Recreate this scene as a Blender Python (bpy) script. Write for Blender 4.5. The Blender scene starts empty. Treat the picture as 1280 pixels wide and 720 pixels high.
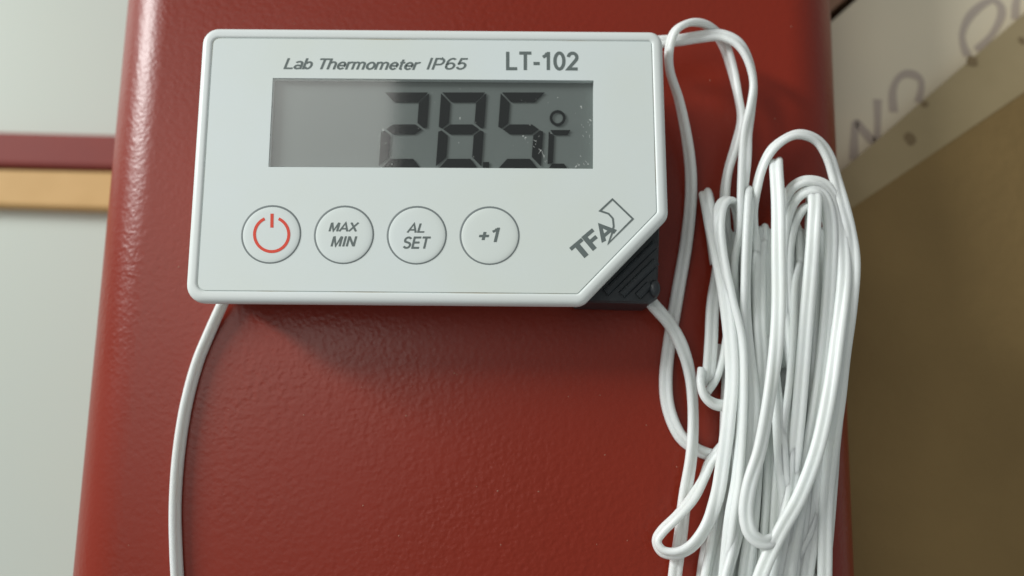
import bpy, bmesh, math, random
from mathutils import Vector, Matrix

SC = bpy.context.scene
COL = SC.collection
MM = 0.001

# ------------------------------------------------------------------ camera
F = 1050.0                       # focal length in pixels of the 1280 px wide photograph
CX, CY = 640.0, 360.0
TILT = math.atan(F / 6141.0)
CAM = Vector((0.0, 0.0, 0.2073))
cd = bpy.data.cameras.new("camera")
cam = bpy.data.objects.new("camera", cd)
COL.objects.link(cam)
cam.location = CAM
cam.rotation_euler = (TILT, 0, 0)
cd.sensor_width = 36.0
cd.lens = 36.0 * F / 1280.0
cd.clip_start = 0.005
cd.clip_end = 50.0
cd.dof.use_dof = True
cd.dof.focus_distance = 0.190
cd.dof.aperture_fstop = 7.0
SC.camera = cam

# ------------------------------------------------------------------ light
w = bpy.data.worlds.new("World")
SC.world = w
w.use_nodes = True
w.node_tree.nodes["Background"].inputs[0].default_value = (0.93, 0.98, 0.97, 1)
w.node_tree.nodes["Background"].inputs[1].default_value = 0.265


def area(name, loc, target, sx, sy, power, color):
    d = bpy.data.lights.new(name, 'AREA')
    d.shape = 'RECTANGLE'
    d.size, d.size_y, d.energy, d.color = sx, sy, power, color
    o = bpy.data.objects.new(name, d)
    COL.objects.link(o)
    o.location = loc
    o.rotation_euler = (Vector(target) - Vector(loc)).to_track_quat('-Z', 'Y').to_euler()
    return o


area("window_light", (-2.03, 1.12, 1.08), (0, 0, 0), 0.32, 1.0, 57.0, (0.97, 1.0, 0.985))
area("ceiling_light", (-0.49, 0.24, 1.05), (-0.49, 0.24, 0.0), 0.62, 0.62, 2.3, (1.0, 0.985, 0.93))

SC.view_settings.view_transform = 'Standard'
SC.view_settings.look = 'None'
SC.view_settings.exposure = 0.0
SC.view_settings.gamma = 1.0
SC.render.engine = 'CYCLES'
SC.cycles.use_denoising = True
SC.cycles.max_bounces = 8


# ------------------------------------------------------------------ helpers
def P(px, py, z):
    """world point at height z (metres) seen at a pixel of the photograph"""
    c, s = math.cos(TILT), math.sin(TILT)
    r = Vector(((px - CX) / F, c * (CY - py) / F + s, -c + s * (CY - py) / F))
    t = (z - CAM.z) / r.z
    return CAM + r * t


def mesh_obj(name, verts, faces, m, parent=None, smooth=False, mat_world=True):
    me = bpy.data.meshes.new(name)
    me.from_pydata([tuple(v) for v in verts], [], faces)
    me.update()
    bm = bmesh.new()
    bm.from_mesh(me)
    bmesh.ops.recalc_face_normals(bm, faces=bm.faces)
    bm.to_mesh(me)
    bm.free()
    if smooth:
        me.polygons.foreach_set("use_smooth", [True] * len(me.polygons))
    o = bpy.data.objects.new(name, me)
    if m is not None:
        me.materials.append(m)
    COL.objects.link(o)
    if parent is not None:
        o.parent = parent
        if parent.type == 'EMPTY':            # geometry is written in world coordinates
            o.matrix_parent_inverse = Matrix.Translation(-parent.location)
    return o


def empty(name, loc):
    o = bpy.data.objects.new(name, None)
    o.empty_display_size = 0.01
    COL.objects.link(o)
    o.location = loc
    return o


def tag(o, label=None, cat=None, group=None, kind=None):
    if label: o["label"] = label
    if cat: o["category"] = cat
    if group: o["group"] = group
    if kind: o["kind"] = kind
    return o


def mat(name, color, rough=0.5, spec=0.5, noise=None, bump=None, coat=0.0, coat_rough=0.2):
    """noise = (scale, amount, second colour); bump = list of (kind, scale, distance)"""
    m = bpy.data.materials.new(name)
    m.use_nodes = True
    nt = m.node_tree
    b = nt.nodes["Principled BSDF"]
    b.inputs["Base Color"].default_value = (*color, 1)
    b.inputs["Roughness"].default_value = rough
    b.inputs["Specular IOR Level"].default_value = spec
    b.inputs["Coat Weight"].default_value = coat
    b.inputs["Coat Roughness"].default_value = coat_rough
    tc = nt.nodes.new("ShaderNodeTexCoord")
    if noise:
        n = nt.nodes.new("ShaderNodeTexNoise")
        n.inputs["Scale"].default_value = noise[0]
        n.inputs["Detail"].default_value = 5
        nt.links.new(tc.outputs["Object"], n.inputs["Vector"])
        r = nt.nodes.new("ShaderNodeMapRange")
        r.inputs["From Min"].default_value = 0.35
        r.inputs["From Max"].default_value = 0.7
        r.inputs["To Max"].default_value = noise[1]
        nt.links.new(n.outputs["Fac"], r.inputs["Value"])
        mx = nt.nodes.new("ShaderNodeMix")
        mx.data_type = 'RGBA'
        mx.inputs["A"].default_value = (*color, 1)
        mx.inputs["B"].default_value = (*noise[2], 1)
        nt.links.new(r.outputs["Result"], mx.inputs["Factor"])
        nt.links.new(mx.outputs["Result"], b.inputs["Base Color"])
    prev = None
    for kind, sc_, dist in (bump or []):
        if kind == 'voronoi':
            t = nt.nodes.new("ShaderNodeTexVoronoi")
            t.feature = 'SMOOTH_F1'
            t.inputs["Smoothness"].default_value = 0.6
            out = t.outputs["Distance"]
        else:
            t = nt.nodes.new("ShaderNodeTexNoise")
            t.inputs["Detail"].default_value = 2.0
            out = t.outputs["Fac"]
        t.inputs["Scale"].default_value = sc_
        nt.links.new(tc.outputs["Object"], t.inputs["Vector"])
        bp = nt.nodes.new("ShaderNodeBump")
        bp.inputs["Strength"].default_value = 1.0
        bp.inputs["Distance"].default_value = dist
        nt.links.new(out, bp.inputs["Height"])
        if prev is not None:
            nt.links.new(prev, bp.inputs["Normal"])
        prev = bp.outputs["Normal"]
    if prev is not None:
        nt.links.new(prev, b.inputs["Normal"])
    return m


def cat_rom(pts, n):
    """Catmull-Rom through n-dimensional points"""
    out = []
    q = [tuple(2 * a - b for a, b in zip(pts[0], pts[1]))] + list(pts) + [tuple(2 * a - b for a, b in zip(pts[-1], pts[-2]))]
    for i in range(1, len(q) - 2):
        p0, p1, p2, p3 = q[i - 1], q[i], q[i + 1], q[i + 2]
        for k in range(n):
            t = k / n
            out.append(tuple(0.5 * (2 * b + (c - a) * t + (2 * a - 5 * b + 4 * c - d) * t * t + (3 * b - a - 3 * c + d) * t ** 3)
                             for a, b, c, d in zip(p0, p1, p2, p3)))
    out.append(tuple(pts[-1]))
    return out


R_W, S_W = 0.88 * MM, 1.52 * MM       # wire radius and spacing of the flat two-wire cable


def twin_profile():
    pts = []
    h = S_W / 2
    g = math.atan2(math.sqrt(R_W ** 2 - h * h), h)
    a0 = math.pi - g
    for k in range(10):
        a = -a0 + 2 * a0 * k / 9
        pts.append((h + R_W * math.cos(a), R_W * math.sin(a)))
    for k in range(1, 9):
        a = g + (2 * math.pi - 2 * g) * k / 9
        pts.append((-h + R_W * math.cos(a), R_W * math.sin(a)))
    # the moulded web between the wires keeps the groove shallow
    return [(x, math.copysign(max(abs(y), 0.64 * R_W), y) if abs(x) < 0.45 * S_W and abs(y) > 0.1 * R_W else y) for x, y in pts]


PROF = twin_profile()


def cable(name, ctrl, m, parent=None, steps=7, world=False):
    """ctrl: (px, py, z mm, twist deg). Sweeps the figure-eight section along the path."""
    pts = []
    for c in ctrl:
        v = P(c[0], c[1], c[2] * MM) if not world else Vector(c[:3])
        pts.append((v.x, v.y, v.z, c[3] if len(c) > 3 else 0.0))
    cr = cat_rom(pts, steps)
    pos = [Vector(c[:3]) for c in cr]
    tw = [math.radians(c[3]) for c in cr]
    n = len(pos)
    tan = [(pos[min(i + 1, n - 1)] - pos[max(i - 1, 0)]).normalized() for i in range(n)]
    side = tan[0].cross(Vector((0, 0, 1)))
    if side.length < 1e-4:
        side = Vector((1, 0, 0))
    side.normalize()
    verts, faces = [], []
    K = len(PROF)
    for i in range(n):
        side = (side - tan[i] * side.dot(tan[i])).normalized()
        up = side.cross(tan[i]).normalized()
        c, s = math.cos(tw[i]), math.sin(tw[i])
        a = side * c + up * s
        b = up * c - side * s
        for (x, y) in PROF:
            verts.append(pos[i] + a * x + b * y)
    for i in range(n - 1):
        for k in range(K):
            k2 = (k + 1) % K
            faces.append((i * K + k, i * K + k2, (i + 1) * K + k2, (i + 1) * K + k))
    faces.append(tuple(range(K)))
    faces.append(tuple((n - 1) * K + k for k in reversed(range(K))))
    o = mesh_obj(name, verts, faces, m, parent, smooth=True)
    return o


# ------------------------------------------------------------------ materials
M = {}
M['red'] = mat("red_powder_coat", (0.250, 0.0185, 0.0052), 0.34, 0.44, noise=(35, 0.6, (0.232, 0.0215, 0.0075)),
               bump=[('noise', 560, 0.00012), ('voronoi', 850, 0.00006)])
def patchy_relief(m):
    # the pebbled paint is thicker in some patches than in others
    nt = m.node_tree
    tc = nt.nodes.new("ShaderNodeTexCoord")
    n = nt.nodes.new("ShaderNodeTexNoise")
    n.inputs["Scale"].default_value = 17
    n.inputs["Detail"].default_value = 3
    nt.links.new(tc.outputs["Object"], n.inputs["Vector"])
    r = nt.nodes.new("ShaderNodeMapRange")
    r.inputs["From Min"].default_value = 0.36
    r.inputs["From Max"].default_value = 0.62
    r.inputs["To Min"].default_value = 0.35
    r.inputs["To Max"].default_value = 1.0
    nt.links.new(n.outputs["Fac"], r.inputs["Value"])
    for b in [k for k in nt.nodes if k.type == 'BUMP']:
        nt.links.new(r.outputs["Result"], b.inputs["Strength"])
    q = nt.nodes.new("ShaderNodeMapRange")
    q.inputs["From Min"].default_value = 0.35
    q.inputs["From Max"].default_value = 0.65
    q.inputs["To Min"].default_value = 0.39
    q.inputs["To Max"].default_value = 0.31
    nt.links.new(n.outputs["Fac"], q.inputs["Value"])
    nt.links.new(q.outputs["Result"], nt.nodes["Principled BSDF"].inputs["Roughness"])


patchy_relief(M['red'])
M['grit'] = mat('grit', (0.42, 0.20, 0.14), 0.6, 0.4)
M['table'] = mat("pale_laminate", (0.60, 0.66, 0.59), 0.45, 0.4, noise=(9, 0.5, (0.58, 0.645, 0.605)))
M['maroon'] = mat("maroon_paint", (0.27, 0.055, 0.045), 0.6, 0.3, noise=(60, 0.4, (0.21, 0.05, 0.05)))
M['wood'] = mat("varnished_pine", (0.70, 0.455, 0.19), 0.55, 0.3, noise=(80, 0.5, (0.62, 0.39, 0.15)))
M['white'] = mat("white_plastic", (0.80, 0.845, 0.84), 0.36, 0.5, noise=(40, 0.5, (0.775, 0.81, 0.77)))
M['membrane'] = mat("white_membrane", (0.775, 0.84, 0.84), 0.42, 0.45, noise=(26, 0.8, (0.76, 0.81, 0.755)),
                    bump=[('noise', 3500, 0.000012)])
M['cable'] = mat("white_pvc", (0.82, 0.865, 0.845), 0.40, 0.45, noise=(110, 0.6, (0.79, 0.82, 0.775)))
_b = M['cable'].node_tree.nodes["Principled BSDF"]
_b.inputs["Subsurface Weight"].default_value = 0.85
_b.inputs["Subsurface Radius"].default_value = (1.0, 1.0, 0.95)
_b.inputs["Subsurface Scale"].default_value = 0.0022
M['print'] = mat("grey_print", (0.15, 0.18, 0.175), 0.5, 0.3)
M['ring'] = mat("ring_print", (0.22, 0.25, 0.25), 0.5, 0.3)
M['redprint'] = mat("red_print", (0.80, 0.085, 0.05), 0.5, 0.3)
M['rubber'] = mat("black_rubber", (0.024, 0.030, 0.035), 0.36, 0.5, noise=(300, 0.5, (0.03, 0.033, 0.036)), bump=[('noise', 2500, 0.00006)])
M['lcd'] = mat("lcd_backing", (0.185, 0.205, 0.198), 0.6, 0.2, noise=(150, 0.4, (0.17, 0.19, 0.185)))
M['seg'] = mat("lcd_segment", (0.011, 0.013, 0.013), 0.6, 0.15)
M['dust'] = mat("dust", (0.52, 0.54, 0.52), 0.9, 0.1)
M['card'] = mat("brown_cardboard", (0.295, 0.195, 0.078), 0.75, 0.25, noise=(28, 0.8, (0.25, 0.165, 0.066)), bump=[('noise', 260, 0.0004)])
M['card_edge'] = mat("cardboard_edge", (0.42, 0.33, 0.19), 0.8, 0.2, noise=(60, 0.7, (0.37, 0.29, 0.16)))
M['whiteboard'] = mat("chalky_white_board", (0.87, 0.77, 0.58), 0.7, 0.3, noise=(22, 0.8, (0.79, 0.72, 0.56)))
M['ink'] = mat("marker_ink", (0.54, 0.46, 0.39), 0.7, 0.2)
M['stain'] = mat("brown_stain", (0.24, 0.175, 0.095), 0.8, 0.2)
M['darkwood'] = mat("reddish_wood", (0.40, 0.23, 0.15), 0.6, 0.3, noise=(70, 0.6, (0.33, 0.18, 0.11)))


def seam_material():
    m = mat("seam_grime", (0.60, 0.65, 0.64), 0.5, 0.3)
    nt = m.node_tree
    b = nt.nodes["Principled BSDF"]
    tc = nt.nodes.new("ShaderNodeTexCoord")
    n = nt.nodes.new("ShaderNodeTexNoise")
    n.inputs["Scale"].default_value = 60
    n.inputs["Detail"].default_value = 4
    nt.links.new(tc.outputs["Object"], n.inputs["Vector"])
    r = nt.nodes.new("ShaderNodeMapRange")
    r.inputs["From Min"].default_value = 0.46
    r.inputs["From Max"].default_value = 0.66
    r.inputs["To Max"].default_value = 0.8
    nt.links.new(n.outputs["Fac"], r.inputs["Value"])
    mx = nt.nodes.new("ShaderNodeMix")
    mx.data_type = 'RGBA'
    mx.inputs["A"].default_value = (0.58, 0.64, 0.63, 1)
    mx.inputs["B"].default_value = (0.42, 0.33, 0.19, 1)
    nt.links.new(r.outputs["Result"], mx.inputs["Factor"])
    nt.links.new(mx.outputs["Result"], b.inputs["Base Color"])
    return m


def glass_material():
    m = bpy.data.materials.new("window_film")
    m.use_nodes = True
    nt = m.node_tree
    nt.nodes.clear()
    out = nt.nodes.new("ShaderNodeOutputMaterial")
    mix = nt.nodes.new("ShaderNodeMixShader")
    tr = nt.nodes.new("ShaderNodeBsdfTransparent")
    tr.inputs[0].default_value = (0.96, 0.98, 0.97, 1)
    gl = nt.nodes.new("ShaderNodeBsdfGlossy")
    gl.inputs["Roughness"].default_value = 0.07
    fr = nt.nodes.new("ShaderNodeFresnel")
    fr.inputs["IOR"].default_value = 1.80
    tc = nt.nodes.new("ShaderNodeTexCoord")
    n = nt.nodes.new("ShaderNodeTexNoise")
    n.inputs["Scale"].default_value = 90
    n.inputs["Detail"].default_value = 3
    bp = nt.nodes.new("ShaderNodeBump")
    bp.inputs["Distance"].default_value = 0.00003
    nt.links.new(tc.outputs["Object"], n.inputs["Vector"])
    nt.links.new(n.outputs["Fac"], bp.inputs["Height"])
    nt.links.new(fr.outputs[0], mix.inputs[0])
    nt.links.new(tr.outputs[0], mix.inputs[1])
    nt.links.new(gl.outputs[0], mix.inputs[2])
    nt.links.new(mix.outputs[0], out.inputs[0])
    return m


M['seam'] = seam_material()
M['glass'] = glass_material()

# ------------------------------------------------------------------ the setting
ZT = -0.120
tb = mesh_obj("tabletop", [(-0.9, -0.7, ZT), (0.9, -0.7, ZT), (0.9, 0.9, ZT), (-0.9, 0.9, ZT),
                           (-0.9, -0.7, ZT - .02), (0.9, -0.7, ZT - .02), (0.9, 0.9, ZT - .02), (-0.9, 0.9, ZT - .02)],
              [(0, 1, 2, 3), (4, 5, 6, 7), (0, 1, 5, 4), (1, 2, 6, 5), (2, 3, 7, 6), (3, 0, 4, 7)], M['table'])
tag(tb, kind="structure")


# ------------------------------------------------------------------ red box (rounded long edges)
def red_box():
    ze = -0.015
    def line(pa, pb):
        a, b = P(*pa, ze), P(*pb, ze)
        d = (b - a) / (b.y - a.y)
        return lambda y: (a + d * (y - a.y)).x
    xl = line((95, 720), (164, 0))
    xr = line((1066, 720), (1036, 0))
    R = 0.0175
    prof = []
    for k in range(19):
        a = math.pi - (math.pi / 2) * k / 18
        prof.append((0, R + R * math.cos(a), -R + R * math.sin(a)))
    for k in range(19):
        a = math.pi / 2 - (math.pi / 2) * k / 18
        prof.append((1, -R + R * math.cos(a), -R + R * math.sin(a)))
    prof = [(0, 0, ZT)] + prof + [(1, 0, ZT)]
    ys = [-0.16 + 0.02 * k for k in range(24)]
    verts, faces = [], []
    K = len(prof)
    for y in ys:
        for s, dx, z in prof:
            verts.append(((xr(y) if s else xl(y)) + dx, y, z))
    for i in range(len(ys) - 1):
        for k in range(K - 1):
            faces.append((i * K + k, i * K + k + 1, (i + 1) * K + k + 1, (i + 1) * K + k))
    faces.append(tuple(range(K)))
    faces.append(tuple((len(ys) - 1) * K + k for k in range(K)))
    o = mesh_obj("red_box", verts, faces, M['red'], smooth=True)
    for p in o.data.polygons:
        if len(p.vertices) > 4:
            p.use_smooth = False
    # grit and dust caught in the paint
    random.seed(8)
    vs, fs = [], []
    for _ in range(90):
        c = P(random.uniform(150, 990), random.uniform(5, 715), 0.00003)
        r = random.uniform(0.06, 0.22) * MM
        n0 = len(vs)
        for k in range(6):
            t = math.tau * k / 6
            vs.append((c.x + r * math.cos(t) * random.uniform(.5, 1.3), c.y + r * math.sin(t) * random.uniform(.5, 1.3), c.z))
        vs.append((c.x, c.y, c.z + 0.5 * r))
        for k in range(6):
            fs.append((n0 + k, n0 + (k + 1) % 6, n0 + 6))
    mesh_obj("grit", vs, fs, M['grit'], o)["kind"] = "stuff"
    tag(o, "dark red metal box with pebbled paint and rounded edges under the thermometer", "box")
    return xl, xr


XL, XR = red_box()


# ------------------------------------------------------------------ bars on the pale table, left
def bar(name, y0a, y0b, y1a, y1b, z0, z1, rad, m, label, cat):
    """bar lying across the table: pixel rows at x=0 and x=150 for the upper and lower edge"""
    A0, A1 = P(0, y0a, z1), P(150, y0b, z1)
    B0, B1 = P(0, y1a, z1), P(150, y1b, z1)
    dA = (A1 - A0) / (A1.x - A0.x)
    dB = (B1 - B0) / (B1.x - B0.x)
    def edge(P0, d, x): return P0 + d * (x - P0.x)
    x0, x1 = -0.42, XL(0.06) - 0.004
    verts, faces = [], []
    for x in (x0, x1):
        a, b = edge(A0, dA, x), edge(B0, dB, x)
        u = (b - a).normalized()
        wd = (b - a).length
        sec = [(0, z0)]
        for k in range(6):
            t = math.pi - math.pi / 2 * k / 5
            sec.append((rad + rad * math.cos(t), z1 - rad + rad * math.sin(t)))
        for k in range(6):
            t = math.pi / 2 - math.pi / 2 * k / 5
            sec.append((wd - rad + rad * math.cos(t), z1 - rad + rad * math.sin(t)))
        sec.append((wd, z0))
        for s, z in sec:
            verts.append((a.x + u.x * s, a.y + u.y * s, z))
    K = len(verts) // 2
    for k in range(K):
        faces.append((k, (k + 1) % K, K + (k + 1) % K, K + k))
    faces.append(tuple(range(K)))
    faces.append(tuple(range(K, 2 * K)))
    o = mesh_obj(name, verts, faces, m)
    return tag(o, label, cat)


bar("painted_rail", 164, 168, 207, 211, ZT, ZT + 0.008, 0.002, M['maroon'],
    "maroon painted rail lying across the pale table left of the red box", "rail")
bar("wooden_batten", 211, 214, 257, 262, ZT, ZT + 0.006, 0.0015, M['wood'],
    "tan wooden batten lying against the maroon rail on the pale table", "batten")


# ------------------------------------------------------------------ cardboard and white board, right
def slab(name, poly, th, m, parent=None):
    """poly: world points of the top face; th: thickness downward"""
    n = len(poly)
    verts = [Vector(p) for p in poly] + [Vector(p) - Vector((0, 0, th)) for p in poly]
    faces = [tuple(range(n)), tuple(range(n, 2 * n))] + [(k, (k + 1) % n, n + (k + 1) % n, n + k) for k in range(n)]
    return mesh_obj(name, verts, faces, m, parent)


def stroke(name, pts, z, wd, m, parent):
    c = cat_rom([tuple(P(x, y, z))[:2] for x, y in pts], 8)
    L = [Vector((a, b, 0)) for a, b in c]
    vs, fs = [], []
    for i, p in enumerate(L):
        t = (L[min(i + 1, len(L) - 1)] - L[max(i - 1, 0)]).normalized()
        nrm = Vector((-t.y, t.x, 0))
        ww = wd * (0.95 + 0.15 * math.sin(i * 0.25 + 1.0))
        vs += [Vector((p.x, p.y, z)) + nrm * ww / 2, Vector((p.x, p.y, z)) - nrm * ww / 2]
    for i in range(len(L) - 1):
        fs.append((2 * i, 2 * i + 1, 2 * i + 3, 2 * i + 2))
    return mesh_obj(name, vs, fs, m, parent)


ZF, ZW = -0.040, -0.0445
def clampx(v, xm=0.0875):
    v = v.copy(); v.x = max(v.x, xm); return v

a0, a1 = P(1042, 222, ZF), P(1330, -26, ZF)
da = (a1 - a0)
A_in = a0 + da * ((0.0870 - a0.x) / da.x)
A_out = a0 + da * 1.5
b0, b1 = P(1062, 262, ZF), P(1300, 102, ZF)
db = (b1 - b0)
B_in = b0 + db * ((0.0870 - b0.x) / db.x)
B_out = b0 + db * 1.7
carton = empty("cardboard_carton", (0.16, -0.02, ZT))
tag(carton, "brown cardboard carton beside the red box with its folded rim over the white board", "carton")
slab("rim_flap", [A_in, A_out, B_out, B_in], 0.003, M['card_edge'], carton)
DZ = 0.034
LO = [B_in + Vector((0, 0, -0.0002)), B_out + Vector((0, 0, -0.0002)), Vector((B_out.x + 0.01, -0.25, ZF - DZ)), Vector((0.0870, -0.25, ZF - DZ * 0.7))]
# front panel falls away from the fold
slab("front_panel", LO, 0.003, M['card'], carton)
# carton walls down to the table
wv = []
xo = B_out.x + 0.01
base = [(0.0875, B_in.y - .004), (B_out.x, B_out.y - .004), (xo, -0.249), (0.0875, -0.249)]
verts = [(x, y, ZF - 0.0403) for x, y in base] + [(x, y, ZT + 0.0005) for x, y in base]
slab("carton_body", [(x, y, ZF - 0.0405) for x, y in base], abs(ZT - (ZF - 0.0405)) - 0.0005, M['card'], carton)
random.seed(4)
for sx, sy, rr in ((1138, 173, 8.0), (1215, 76, 7.5), (1156, 130, 5.0), (1277, 50, 5.0)):
    c = P(sx, sy, ZF + 0.0002)
    ang = [k * math.pi / 5 for k in range(10)]
    k_ = rr * 0.25 * MM
    poly = [(c.x + k_ * math.cos(t) * random.uniform(.7, 1.2), c.y + k_ * math.sin(t) * random.uniform(.7, 1.2), ZF + 0.0002) for t in ang]
    mesh_obj("stain", poly, [tuple(range(10))], M['stain'], carton)

wb = empty("white_board", (0.14, 0.10, ZT))
tag(wb, "off-white board with hand-lettered marker writing tucked under the cardboard rim", "board")
w0, w1 = P(1036, 30, ZW), P(1086, -14, ZW)
dw = (w1 - w0).normalized()
nrm = Vector((dw.y, -dw.x, 0))                     # towards lower right
p0 = w0 + dw * ((0.0870 - w0.x) / dw.x)
q0 = p0 + dw * 0.30
yb = A_in.y - 0.006
slab("board_panel", [p0, q0, q0 + nrm * 0.075, Vector((A_out.x, A_out.y - 0.005, ZW)), Vector((0.0870, yb, ZW))], 0.006, M['whiteboard'], wb)
# batten under the board so that it rests on the table
slab("support_strip", [Vector((0.10, 0.11, ZW - .0062)), Vector((0.20, 0.17, ZW - .0062)), Vector((0.22, 0.15, ZW - .0062)), Vector((0.12, 0.09, ZW - .0062))],
     abs(ZT - ZW) - 0.0067, M['whiteboard'], wb)
zi = ZW + 0.00015
stroke("handwritten_letter", [(1067, 200), (1068, 175), (1070, 153), (1080, 164), (1094, 178), (1097, 160), (1097, 124)], zi, 0.0026, M['ink'], wb)
stroke("handwritten_letter", [(1117, 140), (1116, 115), (1122, 99), (1133, 92), (1146, 95), (1152, 105), (1148, 128)], zi, 0.0025, M['ink'], wb)
stroke("handwritten_letter", [(1210, 70), (1205, 58), (1203, 42), (1211, 22), (1226, 7), (1241, 0), (1251, 8), (1251, 22), (1241, 41), (1230, 54), (1221, 63)], zi, 0.0025, M['ink'], wb)
stroke("handwritten_letter", [(1269, 24), (1270, 4), (1275, -14), (1290, -22)], zi, 0.0025, M['ink'], wb)

u0 = p0 - nrm * 0.0028
u1 = q0 - nrm * 0.0028
o = slab("wooden_board", [u0 + Vector((0, 0, -.0005)), u1 + Vector((0, 0, -.0005)), u1 - nrm * 0.09 + Vector((0, 0, -.0005)), Vector((0.0870, u0.y + 0.10, ZW - .0005))],
         abs(ZT - ZW) - 0.0015, M['darkwood'])
tag(o, "reddish wooden board at the far corner beyond the white board", "board")

# ------------------------------------------------------------------ thermometer
ZFACE = 0.0198
ZTOP = 0.0200
T = empty("thermometer", (0, 0.06, 0))
tag(T, "white digital lab thermometer reading 28.5 on its grey screen, lying on the red box", "thermometer")

corner = [P(252.4, 33.3, ZTOP), P(828.8, 37.7, ZTOP), P(836.4, 271, ZTOP), P(729, 382.3, ZTOP), P(229.4, 378, ZTOP)]
corner = [Vector((v.x, v.y)) for v in corner]
RAD = [3.9 * MM, 3.2 * MM, 3.4 * MM, 3.4 * MM, 4.4 * MM]


def outline(inset, z, seg=7, poly=corner, rads=RAD):
    n = len(poly)
    # edges run clockwise seen from above: inward normal is to the right of travel
    lines = []
    for i in range(n):
        a, b = poly[i], poly[(i + 1) % n]
        d = (b - a).normalized()
        nn = Vector((d.y, -d.x))
        lines.append((a + nn * inset, d))
    pts = []
    for i in range(n):
        (p, d), (q, e) = lines[i - 1], lines[i]
        cr = d.x * e.y - d.y * e.x
        t = ((q.x - p.x) * e.y - (q.y - p.y) * e.x) / cr
        v = p + d * t
        r = max(rads[i] - inset * 0.85, 0.35 * MM)
        ang = math.acos(max(-1, min(1, d.dot(e))))
        tl = r * math.tan(ang / 2)
        s = v - d * tl
        nn = Vector((d.y, -d.x))
        c = s + nn * r
        a_s = math.atan2(s.y - c.y, s.x - c.x)
        for k in range(seg + 1):
            a = a_s - ang * k / seg
            pts.append(Vector((c.x + r * math.cos(a), c.y + r * math.sin(a), z)))
    return pts


def loft(name, rings, m, parent, cap0=True, cap1=False):
    verts, faces = [], []
    for r in rings: verts += r
    K = len(rings[0])
    for i in range(len(rings) - 1):
        for k in range(K):
            faces.append((i * K + k, i * K + (k + 1) % K, (i + 1) * K + (k + 1) % K, (i + 1) * K + k))
    if cap0: faces.append(tuple(range(K)))
    if cap1: faces.append(tuple((len(rings) - 1) * K + k for k in range(K)))
    return mesh_obj(name, verts, faces, m, parent, smooth=True)


bc = [P(240, 120, ZTOP), P(792, 122, ZTOP), P(797, 300, ZTOP), P(733, 368, ZTOP), P(236, 368, ZTOP)]
bc = [Vector((v.x, v.y)) for v in bc]
back = [(1.6, 0.2), (1.2, 0.6), (0.5, 8.0), (0.0, 13.2), (0.0, 13.9)]
loft("back_shell", [outline(i * MM, z * MM, poly=bc) for i, z in back], M['white'], T, True, True)
front = [(3.0, 13.6), (1.3, 13.6), (1.0, 13.8), (0.7, 14.6), (0.3, 16.4), (0.08, 17.6), (0.0, 18.3), (0.07, 18.8), (0.28, 19.35), (0.6, 19.72), (1.05, 19.93), (1.5, 20.0), (2.05, 20.0), (2.3, 19.96), (2.5, 19.88), (2.62, 19.78), (2.68, 19.66)]
loft("bezel", [outline(i * MM, z * MM) for i, z in front], M['white'], T, True, False)
loft("seam", [outline(2.6 * MM, 0.01968), outline(3.0 * MM, 0.01968)], M['seam'], T, False, False)

# face panel with the screen opening
LC = [(341, 97.5), (742, 100.5), (742, 211), (335.5, 208.5)]
def face_panel():
    bm = bmesh.new()
    def ring(pts):
        vs = [bm.verts.new(p) for p in pts]
        return vs, [bm.edges.new((vs[k], vs[(k + 1) % len(vs)])) for k in range(len(vs))]
    o1, e1 = ring(outline(2.9 * MM, ZFACE))
    hole = [P(x, y, ZFACE) for x, y in LC]
    h1, e2 = ring(hole)
    bmesh.ops.triangle_fill(bm, edges=e1 + e2, use_beauty=True)
    # outer lip and opening walls
    lo = [bm.verts.new(v.co - Vector((0, 0, 0.0004))) for v in o1]
    for k in range(len(o1)):
        bm.faces.new((o1[k], o1[(k + 1) % len(o1)], lo[(k + 1) % len(o1)], lo[k]))
    hl = [bm.verts.new(v.co - Vector((0, 0, 0.0016))) for v in h1]
    for k in range(4):
        bm.faces.new((h1[k], h1[(k + 1) % 4], hl[(k + 1) % 4], hl[k]))
    bmesh.ops.recalc_face_normals(bm, faces=bm.faces)
    me = bpy.data.meshes.new("face_panel")
    bm.to_mesh(me); bm.free()
    me.materials.append(M['membrane'])
    o = bpy.data.objects.new("face_panel", me)
    COL.objects.link(o)
    o.parent = T
    o.matrix_parent_inverse = Matrix.Translation(-T.location)
    return o


face_panel()
ZL = ZFACE - 0.0016
ZS = ZL + 0.00035
g = 3
scr = mesh_obj("lcd_screen", [P(LC[0][0] - g, LC[0][1] - g, ZL), P(LC[1][0] + g, LC[1][1] - g, ZL), P(LC[2][0] + g, LC[2][1] + g, ZL), P(LC[3][0] - g, LC[3][1] + g, ZL)],
               [(0, 1, 2, 3)], M['lcd'], T)
ZG = ZFACE - 0.00025
pane = mesh_obj("screen_window", [P(x, y, ZG) for x, y in ((341.6, 98), (741.6, 101), (741.6, 210.6), (336, 208))], [(0, 1, 2, 3)], M['glass'], T)


def seg(poly, name="digit_segment"):
    top = [P(x, y, ZS) for x, y in poly]
    n = len(top)
    verts = top + [v - Vector((0, 0, 0.00008)) for v in top]
    faces = [tuple(range(n)), tuple(range(n, 2 * n))] + [(k, (k + 1) % n, n + (k + 1) % n, n + k) for k in range(n)]
    return mesh_obj(name, verts, faces, M['seg'], scr)


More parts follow.
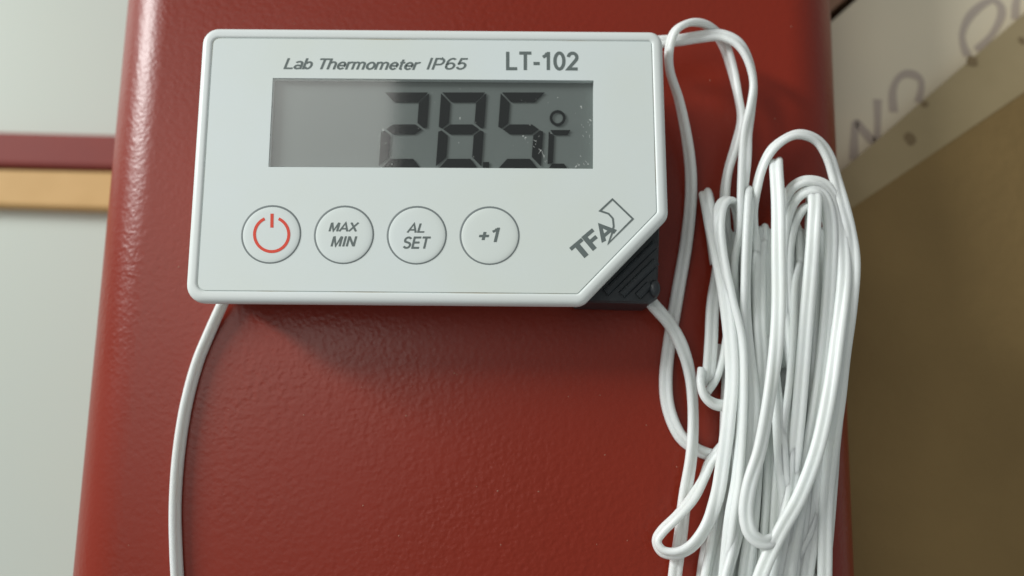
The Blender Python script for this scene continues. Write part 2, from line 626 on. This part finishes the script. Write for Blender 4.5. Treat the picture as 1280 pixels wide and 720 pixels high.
YB = 209.8
def digit(x, on):
    """x: px of the top-left outer corner; a slanted seven-segment digit whose foot is cut by the window"""
    sl = lambda y: -(y - 115) * 0.072         # slant
    t = 12.0                                   # stroke
    W = 56.5
    y0, ym, y1 = 115.5, 161.5, 211.0
    def q(u, y): return (x + u + sl(y), y)
    S = {
        'a': [q(1.5, y0), q(W - 1.5, y0), q(W - t - 1.5, y0 + t), q(t + 1.5, y0 + t)],
        'f': [q(0, y0 + 1.2), q(t, y0 + t + 1.2), q(t, ym - t / 2 - 2), q(4, ym - 1.5), q(0, ym - 3)],
        'b': [q(W, y0 + 1.2), q(W, ym - 3), q(W - 4, ym - 1.5), q(W - t, ym - t / 2 - 2), q(W - t, y0 + t + 1.2)],
        'g': [q(6, ym), q(t + 2.5, ym - t / 2), q(W - t - 2.5, ym - t / 2), q(W - 6, ym), q(W - t - 2.5, ym + t / 2), q(t + 2.5, ym + t / 2)],
        'e': [q(0, ym + 3), q(4, ym + 1.5), q(t, ym + t / 2 + 2), q(t, y1 - t - 3), q(0, min(y1 - 3.5, YB))],
        'c': [q(W, ym + 3), q(W, min(y1 - 3.5, YB)), q(W - t, y1 - t - 3), q(W - t, ym + t / 2 + 2), q(W - 4, ym + 1.5)],
        'd': [q(t + 2, y1 - t - 0.5), q(W - t - 2, y1 - t - 0.5), q(W - 4.5, YB), q(4.5, YB)],
    }
    for k in on: seg(S[k])


digit(480, "abged")
digit(551.5, "abcdefg")
digit(626, "afgcd")
seg([(604, 202.5), (611.5, 202.5), (611, YB), (603.5, YB)], "decimal_point")
# degree ring and C
pts_o = [(697 + 10 * math.cos(t), 147.5 + 10 * math.sin(t)) for t in [k * math.tau / 20 for k in range(20)]]
pts_i = [(697 + 6.6 * math.cos(t), 147.5 + 6.6 * math.sin(t)) for t in [k * math.tau / 20 for k in range(20)]]
vv = [P(x, y, ZS) for x, y in pts_o] + [P(x, y, ZS) for x, y in pts_i]
mesh_obj("degree_ring", vv, [(k, (k + 1) % 20, 20 + (k + 1) % 20, 20 + k) for k in range(20)], M['seg'], scr)
seg([(688, 162.5), (713, 162.5), (709.5, 168.5), (692, 168.5)])
seg([(686, 164.5), (692.5, 169.5), (691, 203), (684.5, 205)])
seg([(690, 204.5), (705, 204.5), (708.5, YB), (686.5, YB)])

# dust and scratches on the screen window
def dust():
    random.seed(21)
    spots = [(479, 162), (473, 176), (458, 121), (575, 148), (592, 196), (490, 205), (445, 195), (362, 172), (667, 183), (680, 195), (676, 188),
             (697, 122), (727, 135), (726, 133), (738, 150), (733, 165), (735, 205), (724, 206), (340, 134), (339, 185), (683, 201), (670, 176),
             (660, 178), (657, 172), (654, 170), (720, 208)]
    for _ in range(26):
        spots.append((random.uniform(345, 738), random.uniform(104, 206)))
    vs, fs = [], []
    for i, (x, y) in enumerate(spots):
        r = random.uniform(0.6, 1.9) if i < 26 else random.uniform(0.35, 0.8)
        st = random.uniform(0.5, 1.9)
        th = random.uniform(0, math.pi)
        n0 = len(vs)
        for k in range(5):
            a = k * math.tau / 5
            u, v = r * st * math.cos(a) * random.uniform(.5, 1.2), r * 0.6 * math.sin(a) * random.uniform(.6, 1.2)
            vs.append(P(x + u * math.cos(th) - v * math.sin(th), y + u * math.sin(th) + v * math.cos(th), ZG + 0.00005))
        fs.append(tuple(range(n0, n0 + 5)))
    # short hair-line scratches near the right end
    for _ in range(34):
        cx_, cy_, sx_, sy_ = random.choice(((663, 180, 9, 8), (679, 196, 6, 10), (733, 160, 6, 14), (727, 206, 12, 3), (475, 171, 6, 9)))
        x0, y0 = random.gauss(cx_, sx_ * 0.6), random.gauss(cy_, sy_ * 0.6)
        if not (345 < x0 < 738 and 104 < y0 < 207): continue
        a = random.uniform(0.5, 2.2)
        ln = random.uniform(1.5, 5.0)
        x1, y1 = x0 + ln * math.cos(a), min(y0 + ln * math.sin(a), 208)
        d = max(0.2, math.hypot(x1 - x0, y1 - y0))
        nx, ny = -(y1 - y0) / d * 0.27, (x1 - x0) / d * 0.27
        n0 = len(vs)
        for (x, y) in ((x0 + nx, y0 + ny), (x0 - nx, y0 - ny), (x1 - nx * .3, y1 - ny * .3), (x1 + nx * .3, y1 + ny * .3)):
            vs.append(P(x, y, ZG + 0.00005))
        fs.append(tuple(range(n0, n0 + 4)))
    o = mesh_obj("dust", vs, fs, M['dust'], T)
    o["kind"] = "stuff"


dust()


def arc(cx, cy, rx, ry, a0, a1, n=14):
    return [(cx + rx * math.cos(math.radians(a0 + (a1 - a0) * k / n)), cy + ry * math.sin(math.radians(a0 + (a1 - a0) * k / n))) for k in range(n + 1)]


# grotesque letter skeletons on a cap height of 1: (advance, closed?, strokes)
GL = {
    'L': (0.60, [[(0.07, 1), (0.07, 0.07), (0.56, 0.07)]]),
    'T': (0.64, [[(0.0, 0.93), (0.62, 0.93)], [(0.31, 0.86), (0.31, 0)]]),
    '-': (0.36, [[(0.02, 0.36), (0.34, 0.36)]]),
    '1': (0.56, [[(0.36, 0), (0.36, 1)], [(0.29, 0.93), (0.23, 0.80), (0.08, 0.71)]]),
    '0': (0.62, [arc(0.30, 0.5, 0.23, 0.44, 0, 360, 28)]),
    '2': (0.60, [arc(0.29, 0.70, 0.22, 0.235, 175, -35, 14) + [(0.07, 0.07), (0.55, 0.07)]]),
    'I': (0.26, [[(0.1, 0), (0.1, 1)]]),
    'P': (0.66, [[(0.07, 0), (0.07, 0.93), (0.36, 0.93)] + arc(0.36, 0.68, 0.20, 0.25, 90, -90, 10) + [(0.14, 0.43)]]),
    '6': (0.60, [arc(0.32, 0.62, 0.24, 0.32, 48, 180, 10)[0:] + [(0.07, 0.42)] + arc(0.30, 0.31, 0.23, 0.25, 180, -180, 24)]),
    '5': (0.60, [[(0.52, 0.93), (0.16, 0.93), (0.10, 0.50)] + arc(0.29, 0.32, 0.23, 0.255, 138, -160, 16)]),
    'M': (0.84, [[(0.07, 0), (0.07, 0.96)], [(0.09, 1), (0.38, 0.06), (0.67, 1)], [(0.70, 0.96), (0.70, 0)]]),
    'A': (0.72, [[(0.0, 0), (0.33, 0.97), (0.66, 0)], [(0.15, 0.30), (0.51, 0.30)]]),
    'X': (0.68, [[(0.02, 0), (0.62, 1)], [(0.02, 1), (0.29, 0.55)], [(0.35, 0.45), (0.62, 0)]]),
    'N': (0.74, [[(0.07, 0), (0.07, 1)], [(0.09, 0.96), (0.57, 0.04)], [(0.60, 0), (0.60, 1)]]),
    'S': (0.66, [arc(0.31, 0.715, 0.23, 0.22, 25, 250, 14)[0:-2] + arc(0.31, 0.285, 0.24, 0.22, 75, -155, 14)]),
    'E': (0.64, [[(0.58, 0.93), (0.07, 0.93), (0.07, 0.07), (0.59, 0.07)], [(0.14, 0.51), (0.53, 0.51)]]),
    'F': (0.60, [[(0.58, 0.92), (0.08, 0.92), (0.08, 0)], [(0.16, 0.50), (0.50, 0.50)]]),
    '+': (0.66, [[(0.02, 0.42), (0.24, 0.42)], [(0.36, 0.42), (0.58, 0.42)], [(0.30, 0.14), (0.30, 0.70)]]),
    'a': (0.56, [arc(0.24, 0.50, 0.20, 0.19, 155, 15, 8) + [(0.44, 0.40), (0.44, 0)], arc(0.23, 0.205, 0.17, 0.15, 40, 320, 14)]),
    'b': (0.60, [[(0.07, 0), (0.07, 1)], arc(0.31, 0.355, 0.19, 0.30, 150, -150, 18)]),
    'h': (0.58, [[(0.07, 0), (0.07, 1)], arc(0.28, 0.46, 0.18, 0.21, 150, 0, 8) + [(0.46, 0)]]),
    'e': (0.58, [[(0.09, 0.36), (0.49, 0.36)] + arc(0.28, 0.355, 0.21, 0.30, 0, 320, 20)]),
    'r': (0.38, [[(0.07, 0), (0.07, 0.71)], arc(0.27, 0.44, 0.17, 0.22, 150, 62, 6)]),
    'm': (0.86, [[(0.07, 0), (0.07, 0.71)], arc(0.24, 0.48, 0.15, 0.18, 150, 0, 8) + [(0.39, 0)], arc(0.57, 0.48, 0.16, 0.18, 150, 0, 8) + [(0.73, 0)]]),
    'o': (0.60, [arc(0.29, 0.355, 0.22, 0.30, 0, 360, 24)]),
    't': (0.36, [[(0.15, 0.94), (0.15, 0.18)] + arc(0.25, 0.16, 0.10, 0.10, 180, 285, 6), [(0.20, 0.655), (0.33, 0.655)], [(0.02, 0.655), (0.10, 0.655)]]),
    ' ': (0.30, []),
}


def lettering(text, quad, z, m, parent, wt=0.14, shear=0.0, name="lettering", gap=0.0):
    """quad: pixel corners (upper left, upper right, lower right, lower left) that the ink fills; wt: stroke weight"""
    x = 0.0
    V, Fc = [], []
    lay = 0
    for ch in text:
        adv, strokes = GL[ch]
        for st in strokes:
            pts = [Vector((x + p[0], p[1])) for p in st]
            closed = (pts[0] - pts[-1]).length < 1e-4
            if closed: pts = pts[:-1]
            n = len(pts)
            base = len(V)
            for i in range(n):
                p = pts[i]
                a = pts[i - 1] if (i > 0 or closed) else None
                b = pts[(i + 1) % n] if (i < n - 1 or closed) else None
                d0 = (p - a).normalized() if a is not None else None
                d1 = (b - p).normalized() if b is not None else None
                d0 = d0 or d1; d1 = d1 or d0
                n0, n1 = Vector((-d0.y, d0.x)), Vector((-d1.y, d1.x))
                bb = (n0 + n1)
                bb = bb.normalized() if bb.length > 1e-5 else n0
                k = wt / 2 / max(0.45, bb.dot(n0))
                V.append((p + bb * k, lay)); V.append((p - bb * k, lay))
            for i in range(n if closed else n - 1):
                j = (i + 1) % n
                Fc.append((base + 2 * i, base + 2 * i + 1, base + 2 * j + 1, base + 2 * j))
            lay += 1
        x += adv + gap
    for k, (p, l) in enumerate(V):
        V[k] = (Vector((p.x + shear * p.y, p.y)), l)
    xs = [p.x for p, l in V]; ys = [p.y for p, l in V]
    x0, x1, y0, y1 = min(xs), max(xs), min(ys), max(ys)
    W3 = []
    for p, l in V:
        u, t = (p.x - x0) / (x1 - x0), (p.y - y0) / (y1 - y0)
        tx = quad[0][0] * (1 - u) + quad[1][0] * u, quad[0][1] * (1 - u) + quad[1][1] * u
        bx = quad[3][0] * (1 - u) + quad[2][0] * u, quad[3][1] * (1 - u) + quad[2][1] * u
        W3.append(P(bx[0] * (1 - t) + tx[0] * t, bx[1] * (1 - t) + tx[1] * t, z + (l % 4) * 4e-6))
    return mesh_obj(name, W3, Fc, m, parent)


def box(x0, y0, x1, y1, sk=0.0):
    return [(x0, y0), (x1, y0 + sk), (x1, y1 + sk), (x0, y1)]


ZP = ZFACE + 0.00004
lettering("Lab Thermometer", box(354, 72.5, 526.5, 86.5, 1.2), ZP, M['print'], T, 0.15, 0.28)
lettering("IP65", box(533, 71, 585, 87, 0.3), ZP, M['print'], T, 0.14, 0.26, gap=0.06)
lettering("LT-102", box(632.5, 64, 723, 88, 0.3), ZP, M['print'], T, 0.17, 0.0, gap=0.07)


def button(cx, cy, rp=36.5):
    c = P(cx, cy, ZFACE)
    r = (P(cx + rp, cy, ZFACE) - c).length
    prof = [(1.0, 0.02), (0.985, 0.06), (0.95, 0.12), (0.88, 0.17), (0.75, 0.20), (0.4, 0.21)]
    N = 48
    verts, faces = [], []
    for k_, h in prof:
        for k in range(N):
            a = math.tau * k / N
            verts.append((c.x + r * k_ * math.cos(a), c.y + r * k_ * math.sin(a), ZFACE + h * MM))
    for i in range(len(prof) - 1):
        for k in range(N):
            faces.append((i * N + k, i * N + (k + 1) % N, (i + 1) * N + (k + 1) % N, (i + 1) * N + k))
    faces.append(tuple((len(prof) - 1) * N + k for k in range(N)))
    b = mesh_obj("button", verts, faces, M['membrane'], T, smooth=True)
    verts, faces = [], []
    wd = 0.20 * MM
    for k in range(N):
        a = math.tau * k / N
        wv = wd * (1.0 + 0.25 * math.sin(a - 0.6))
        for rr, h in ((r - wv, 0.10), (r, 0.14), (r + wv, 0.03)):
            verts.append((c.x + rr * math.cos(a), c.y + rr * math.sin(a), ZFACE + h * MM))
    for k in range(N):
        k2 = (k + 1) % N
        for j in range(2):
            faces.append((k * 3 + j, k * 3 + j + 1, k2 * 3 + j + 1, k2 * 3 + j))
    mesh_obj("button_ring", verts, faces, M['ring'], b, smooth=True)
    return b, ZFACE + 0.25 * MM


b1, zb = button(339, 293)
tag(b1, "power button with red on-off symbol")
# power symbol: broken ring and bar
def flat_arc(cx, cy, r0, r1, a0, a1, z, m, parent, name):
    vs, fs = [], []
    n = 36
    for k in range(n + 1):
        a = a0 + (a1 - a0) * k / n
        for r in (r0, r1):
            vs.append(P(cx + r * math.cos(a), cy - r * math.sin(a), z))
    for k in range(n):
        fs.append((2 * k, 2 * k + 1, 2 * k + 3, 2 * k + 2))
    return mesh_obj(name, vs, fs, m, parent)


flat_arc(339.5, 293, 19.6, 23.3, math.radians(114), math.radians(426), zb, M['redprint'], b1, "power_symbol")
mesh_obj("power_symbol", [P(338, 267, zb), P(342, 267, zb), P(341.8, 284.5, zb), P(337.8, 284.5, zb)], [(0, 1, 2, 3)], M['redprint'], b1)
b2, zb = button(430, 293.5)
lettering("MAX", box(410.5, 276.5, 449, 290.5), zb, M['print'], b2, 0.165, 0.22, gap=0.05)
lettering("MIN", box(413, 295, 446.5, 309.5), zb, M['print'], b2, 0.165, 0.22, gap=0.05)
b3, zb = button(521, 294)
lettering("AL", box(508, 277.5, 530.5, 291), zb, M['print'], b3, 0.165, 0.22, gap=0.05)
lettering("SET", box(503.5, 295.5, 538.5, 311), zb, M['print'], b3, 0.165, 0.22, gap=0.05)
b4, zb = button(612, 294.5)
lettering("+1", box(598.5, 284.5, 625, 302.5), zb, M['print'], b4, 0.17, 0.2)
for b, lb in ((b2, "button lettered MAX MIN"), (b3, "button lettered AL SET"), (b4, "button lettered +1")):
    b["label"] = lb

# emblem: slanted TFA with an angular outline behind it
def rot_quad(cx, cy, wd, ht, deg, skew=0.0):
    a = math.radians(deg)
    u = (math.cos(a), -math.sin(a)); v = (-math.sin(a), -math.cos(a))
    out = []
    for su, sv in ((-.5, .5), (.5, .5), (.5, -.5), (-.5, -.5)):
        k = su * wd + skew * sv
        out.append((cx + u[0] * k + v[0] * sv * ht, cy + u[1] * k + v[1] * sv * ht))
    return out


lettering("T", rot_quad(726, 312, 19.5, 22, 40), ZP, M['print'], T, 0.22, name="emblem_letter")
lettering("F", rot_quad(740.5, 299.5, 17.5, 22.5, 40), ZP, M['print'], T, 0.22, name="emblem_letter")
lettering("A", rot_quad(755, 287.5, 25, 23.5, 40), ZP, M['print'], T, 0.22, name="emblem_letter")
em = [(765.5, 249), (791, 273.5), (760.5, 304), (764.5, 293), (767, 283), (766, 273), (760.5, 267), (750, 263.5)]
def closed_line(pts, half, z, m, parent, name):
    n = len(pts)
    vs, fs = [], []
    for i in range(n):
        p0, p1, p2 = Vector(pts[i - 1]), Vector(pts[i]), Vector(pts[(i + 1) % n])
        d0, d1 = (p1 - p0).normalized(), (p2 - p1).normalized()
        n0, n1 = Vector((-d0.y, d0.x)), Vector((-d1.y, d1.x))
        b = (n0 + n1).normalized()
        k = half / max(0.35, b.dot(n0))
        for s in (1, -1):
            q = p1 + b * k * s
            vs.append(P(q.x, q.y, z))
    for i in range(n):
        j = (i + 1) % n
        fs.append((2 * i, 2 * i + 1, 2 * j + 1, 2 * j))
    return mesh_obj(name, vs, fs, m, parent)


closed_line(em, 1.1, ZP + 0.00003, M['print'], T, "emblem_outline")

# black ribbed corner below the chamfer
def corner_piece():
    zc = 12.5 * MM
    tri = [P(722, 377, zc), P(812, 379.5, zc), P(822, 373, zc), P(825, 277, zc), P(800, 262, zc), P(716, 345, zc)]
    n = len(tri)
    cen = sum((Vector(p) for p in tri), Vector()) / n
    rings = [[Vector((p.x, p.y, 0.5 * MM)) for p in tri], [Vector((p.x, p.y, zc - 0.6 * MM)) for p in tri],
             [Vector((p.x, p.y, zc)) + (cen - p).normalized() * 0.6 * MM for p in tri]]
    base = loft("corner_grip", rings, M['rubber'], T, True, True)
    base.data.polygons.foreach_set("use_smooth", [False] * len(base.data.polygons))
    tag(base, "black ribbed rubber corner")
    for (x0, y0), (x1, y1) in (((757, 366), (819, 305)), ((777, 369), (820, 327)), ((797, 371), (812, 356))):
        a, b = P(x0, y0, zc), P(x1, y1, zc)
        d = (b - a).normalized()
        s = Vector((d.y, -d.x, 0))
        sec = [(-1.15, -0.2), (-0.75, 0.75), (-0.3, 0.95), (0.35, 0.95), (0.75, 0.75), (1.1, -0.2)]
        vs = []
        for q in (a, b):
            for u, h in sec:
                vs.append(q + s * u * MM + Vector((0, 0, h * MM)))
        K = len(sec)
        fs = [(k, (k + 1) % K, K + (k + 1) % K, K + k) for k in range(K)] + [tuple(range(K)), tuple(range(K, 2 * K))]
        mesh_obj("rib", vs, fs, M['rubber'], base)
    # small cable boss in the corner
    c = P(818, 361, zc)
    vs, fs = [], []
    N = 14
    for rr, h in ((1.7, -0.3), (1.6, 0.8), (1.2, 1.3), (0.6, 1.45)):
        for k in range(N):
            t = math.tau * k / N
            vs.append(Vector((c.x + rr * MM * math.cos(t) * .8, c.y + rr * MM * math.sin(t) * 1.3, zc + h * MM)))
    for i in range(3):
        for k in range(N):
            fs.append((i * N + k, i * N + (k + 1) % N, (i + 1) * N + (k + 1) % N, (i + 1) * N + k))
    fs.append(tuple(3 * N + k for k in range(N)))
    mesh_obj("cable_boss", vs, fs, M['rubber'], base, smooth=True)


corner_piece()

# ------------------------------------------------------------------ cables
o = cable("probe_cable", [(291, 352, 3, 72), (279, 378, 2.6, 72), (262, 416, 1.6, 68), (246, 456, 1.3, 64), (232, 510, 1.3, 62), (223, 570, 1.3, 62), (219, 630, 1.3, 66),
                          (220, 690, 1.3, 60), (224, 760, 1.3, 56), (228, 830, 1.3, 56)], M['cable'])
tag(o, "single white two-wire cable leaving the bottom left corner of the thermometer", "cable")

B = empty("coiled_cable", P(970, 450, 0))
tag(B, "tangled white coil of folded two-wire cable on the right edge of the red box", "cable")


RJ = random.Random(5)


def strand(name, ctrl):
    """adds the small kinks of a cable that has been folded many times"""
    c2 = [(c[0] + RJ.uniform(-1.1, 1.1), c[1], c[2] + RJ.uniform(-0.15, 0.15), c[3] + RJ.uniform(-9, 9)) for c in ctrl]
    return cable(name, c2, M['cable'], B)


# long lead: out of the coil, up past the thermometer, over the top and back into the coil
strand("loose_lead", [(925, 578, 2.2, 20), (900, 572, 1.8, 20), (874, 563, 1.6, 30), (850, 545, 1.6, 40), (836, 512, 1.6, 30), (832, 475, 1.6, 20), (837, 430, 1.6, 25), (848, 365, 1.6, 30),
                      (858, 300, 2.0, 45), (863, 240, 3.0, 50), (860, 190, 5.0, 60), (849, 130, 8.0, 70), (838, 88, 11.5, 80), (836, 58, 13.5, 80), (846, 37, 14.5, 80), (866, 28, 13.5, 70),
                      (887, 33, 11.5, 70), (904, 53, 8.5, 80), (915, 84, 8.5, 70), (924, 122, 9, 60), (926, 150, 9, 70), (919, 182, 8.5, 75), (911, 215, 8, 75), (905, 250, 7.0, 70), (908, 300, 5.5, 60), (915, 380, 5, 40),
                      (922, 470, 5, 30)])
# second lead from the upper right corner of the case into the coil
strand("loose_lead", [(806, 54, 11, 0), (828, 52, 11, 0), (850, 50, 11, 5), (875, 46, 11.5, 10), (900, 44, 12, 15), (921, 53, 12.5, 35), (936, 74, 12.5, 55), (942, 104, 12, 70), (938, 134, 11.5, 60),
                      (934, 165, 11, 35), (931, 200, 11, 20), (927, 245, 11, 50), (924, 290, 10.5, 75), (919, 330, 9.5, 80), (920, 400, 9, 60), (927, 450, 8, 40), (933, 520, 7, 30), (930, 600, 7, 20),
                      (924, 680, 6, 20), (915, 780, 6, 20)])
# lead from the black corner
strand("loose_lead", [(800, 358, 7, 0), (816, 380, 6.5, 0), (836, 404, 5, 5), (853, 434, 5, 15), (863, 472, 4.2, 35), (867, 520, 3.8, 40), (864, 570, 4.6, 35), (857, 620, 4.4, 15), (850, 670, 4.0, 5), (844, 720, 4, 0), (838, 790, 3.5, 0)])
# hook on the left side
strand("hook_loop", [(902, 300, 3, 0), (897, 340, 4, 0), (892, 380, 5, 0), (889, 425, 5.5, 5), (886, 462, 5.5, 5), (885, 474, 4.8, 5), (886, 477, 3.0, 5), (889, 465, 1.5, 5), (895, 430, 1.4, 5)])
strand("hook_loop", [(916, 380, 5.5, 70), (909, 420, 5.2, 75), (904, 450, 5.0, 80), (896, 474, 5.0, 80), (884, 491, 5.0, 85)])
strand("hook_loop", [(878, 462, 6.5, 70), (876, 478, 7.6, 70), (881, 494, 7.8, 60), (892, 504, 7.6, 50), (905, 507, 7.2, 40), (924, 505, 6.4, 30)])

# deep strands filling the body of the coil
random.seed(11)
LB = [(255, 898), (300, 901), (360, 905), (430, 905), (500, 907), (570, 904), (640, 890), (720, 874), (800, 866)]
RB = [(255, 1050), (300, 1062), (360, 1060), (430, 1050), (500, 1042), (570, 1032), (640, 1030), (720, 1030), (800, 1030)]
def at_s(s, i): return LB[i][1] * (1 - s) + RB[i][1] * s
NS = 15
for k in range(NS):
    s = (k + 0.5) / NS
    ctrl = []
    j = random.uniform(-1, 1)
    for i in range(len(LB)):
        ss = min(0.98, max(0.02, s + 0.03 * math.sin(i * 0.9 + k * 1.7) + 0.015 * j))
        if i >= 6 and 0.80 < ss: ss = 0.80 + (ss - .80) * .1
        ctrl.append((at_s(ss, i), LB[i][0] + (36 if i == 0 else 18 if i == 1 else 0), 2.0 + 2.6 * (k % 2) + 0.5 * math.sin(i + k), 40 * math.sin(i * 0.7 + k)))
    strand("cable_strand", ctrl)

# strands of the middle layer
for x0, x1, x2, x3, zz, tw in ((931, 936, 934, 915, 7.5, 60), (946, 944, 942, 935, 8.0, 20), (958, 958, 962, 950, 7.8, 70), (985, 990, 974, 966, 8.4, 30), (1000, 996, 993, 985, 9.0, 75),
                               (1024, 1018, 1008, 996, 9.5, 50), (1046, 1040, 1022, 1006, 9.6, 20), (1057, 1052, 1038, 1028, 8.5, 35), (908, 912, 905, 880, 7.0, 65)):
    strand("cable_strand", [(x0 + 1, 345, zz - 4.2, tw), (x0, 305, zz - 3.4, tw), (x0, 288, zz - 2.2, tw), (x0, 292, zz - 0.8, tw), (x0 + 1, 330, zz, tw), (x0 * .6 + x1 * .4, 400, zz, tw + 15), (x1, 460, zz + .5, tw + 25), (x1 * .5 + x2 * .5, 530, zz, tw + 10), (x2, 600, zz, tw - 10),
                            (x2 * .5 + x3 * .5, 670, zz - .4, tw), (x3, 740, zz - .8, tw + 10), (x3 - 3, 800, zz - 1, tw)])

# left fold: tips bend back over the top
strand("cable_strand", [(896, 330, 2.2, 0), (889, 275, 2.6, 0), (884, 248, 4.0, 0), (882, 241, 7.0, 0), (884, 250, 10.0, 0), (890, 284, 11.2, 5), (898, 322, 11.5, 10), (906, 366, 11.5, 10), (913, 420, 11.5, 5), (914, 473, 11.5, 0),
                        (911, 530, 11, 0), (905, 575, 10.5, 10), (897, 618, 10, 30), (885, 653, 9.6, 55), (868, 679, 9.2, 70),
                        (848, 691, 8.6, 75), (829, 690, 7.6, 75), (821, 677, 7, 75), (827, 664, 7.4, 75), (846, 645, 8.3, 75), (866, 623, 7.6, 80), (879, 598, 5, 85), (888, 578, 3.5, 85), (906, 556, 3.5, 80), (925, 540, 3.5, 80)])
strand("cable_strand", [(926, 320, 5, 70), (924, 275, 7, 70), (917, 254, 9.5, 65), (907, 250, 11.5, 60), (900, 262, 12.5, 55), (899, 290, 13, 30), (905, 330, 13, 10), (916, 375, 12.8, 10), (925, 425, 12.5, 15), (928, 480, 12.2, 20),
                        (926, 540, 12, 20), (921, 600, 11.5, 25), (914, 650, 11, 40), (905, 720, 9, 30), (897, 790, 8, 20)])
strand("cable_strand", [(942, 330, 5.5, 80), (940, 270, 6.5, 80), (938, 246, 8.0, 85), (937, 240, 10.0, 88), (937, 250, 12, 88), (934, 300, 12.8, 85), (932, 350, 12.5, 75), (932, 400, 12, 60), (937, 450, 11.5, 50), (940, 500, 11.5, 30),
                        (938, 560, 11, 30), (930, 620, 10, 40), (918, 680, 10.5, 70), (905, 730, 11, 70), (898, 790, 11, 60)])
strand("cable_strand", [(950, 300, 8, 0), (948, 340, 9.5, 0), (950, 400, 10.5, 10), (952, 460, 10.5, 15), (950, 520, 10, 20), (945, 590, 9.5, 20), (940, 660, 9, 10), (930, 730, 9, 0), (925, 800, 8, 0)])
# tall arch above the coil
strand("arch_loop", [(958, 480, 5, 30), (952, 400, 6, 40), (944, 320, 8, 60), (941, 270, 9.5, 80), (945, 235, 11, 85), (953, 207, 12, 85), (966, 186, 13, 80), (984, 172, 13.5, 70), (1003, 168, 13.5, 55), (1021, 176, 13, 40), (1035, 196, 12.5, 25),
                     (1044, 224, 12, 15), (1053, 255, 12.5, 10), (1062, 290, 13, 5), (1066, 330, 13, 0), (1063, 380, 12.6, 0), (1056, 440, 12.2, 5), (1049, 500, 11.8, 5), (1040, 560, 11.2, 5), (1033, 630, 10.5, 0), (1031, 700, 10, 0), (1030, 790, 10, 0)])
# folded pair that stands up, runs down the front and turns round in a bight
strand("cable_strand", [(976, 330, 6, 0), (973, 250, 7, 0), (971, 208, 9, 0), (971, 202, 11.5, 0), (971, 210, 13.5, 0), (972, 255, 14.5, 0), (974, 315, 15, 5), (973, 380, 15, 10), (969, 440, 15.2, 30), (962, 500, 15.5, 50), (951, 560, 15.5, 55),
                        (938, 605, 15.5, 45), (933, 640, 15.5, 35), (939, 667, 15.3, 30), (957, 678, 14.8, 40), (974, 668, 14, 60), (984, 640, 13, 60), (991, 600, 12, 50), (996, 540, 11, 40), (1000, 480, 10, 40)])
# right fold: concentric arches
strand("arch_loop", [(978, 420, 7, 60), (976, 340, 8, 70), (977, 275, 9, 80), (984, 243, 10.5, 80), (998, 229, 12, 75), (1016, 226, 12.5, 65), (1034, 234, 12.5, 50), (1047, 256, 12.5, 40), (1054, 295, 12.8, 20), (1054, 350, 13.5, 5), (1048, 420, 13.8, 0),
                     (1038, 490, 14, 5), (1022, 560, 14.2, 20), (999, 620, 14.5, 25), (976, 665, 14.8, 25), (953, 712, 14.5, 20), (930, 780, 14, 20)])
strand("arch_loop", [(984, 460, 7, 60), (980, 380, 8, 70), (980, 310, 9, 75), (986, 268, 10.5, 80), (998, 246, 12, 75), (1014, 238, 12.8, 60), (1028, 243, 13, 45), (1037, 265, 13.2, 35), (1040, 305, 13, 30), (1036, 370, 12.5, 35), (1028, 440, 12, 45),
                     (1020, 510, 11.5, 45), (1008, 580, 11, 30), (998, 640, 10.5, 20), (988, 700, 10, 10), (978, 790, 10, 0)])
strand("arch_loop", [(988, 420, 8, 70), (985, 340, 9, 75), (988, 296, 10, 80), (997, 270, 11, 80), (1010, 258, 11.5, 75), (1026, 262, 11, 70), (1034, 290, 10, 70), (1035, 340, 9, 60), (1028, 420, 8, 60)])
strand("cable_strand", [(1014, 330, 8, 0), (1015, 275, 9.5, 0), (1016, 250, 11, 0), (1017, 244, 12.8, 0), (1018, 252, 14.2, 0), (1018, 285, 14.6, 0), (1014, 325, 14.4, 0), (1009, 390, 13.8, 0), (1003, 450, 13.2, 0),
                     (997, 520, 12.5, 0), (990, 590, 11.5, 0), (984, 650, 10.5, 0), (978, 720, 9, 0), (972, 790, 9, 0)])
strand("cable_strand", [(1000, 330, 9, 60), (994, 360, 10, 60), (992, 420, 10.5, 60), (988, 480, 11, 50), (981, 540, 11.5, 30), (981, 590, 11.8, 20), (983, 640, 11.5, 30), (972, 690, 10, 30), (962, 740, 9, 20), (955, 800, 9, 20)])
strand("cable_strand", [(962, 420, 9, 20), (968, 480, 10.5, 30), (973, 530, 11.8, 20), (978, 580, 12.3, 5), (983, 630, 12, 0), (978, 680, 11, 10), (966, 740, 10, 20), (960, 800, 10, 20)])
strand("cable_strand", [(1060, 330, 8, 0), (1060, 400, 8.5, 0), (1052, 470, 8.5, 0), (1043, 540, 9, 10), (1036, 600, 9.2, 20), (1022, 650, 9, 30), (1006, 685, 8.5, 40), (990, 720, 8, 40), (975, 770, 8, 30)])
strand("cable_strand", [(1030, 640, 5, 60), (1022, 715, 5, 60), (1008, 706, 4.5, 60), (994, 700, 4, 60), (975, 690, 4, 60)])
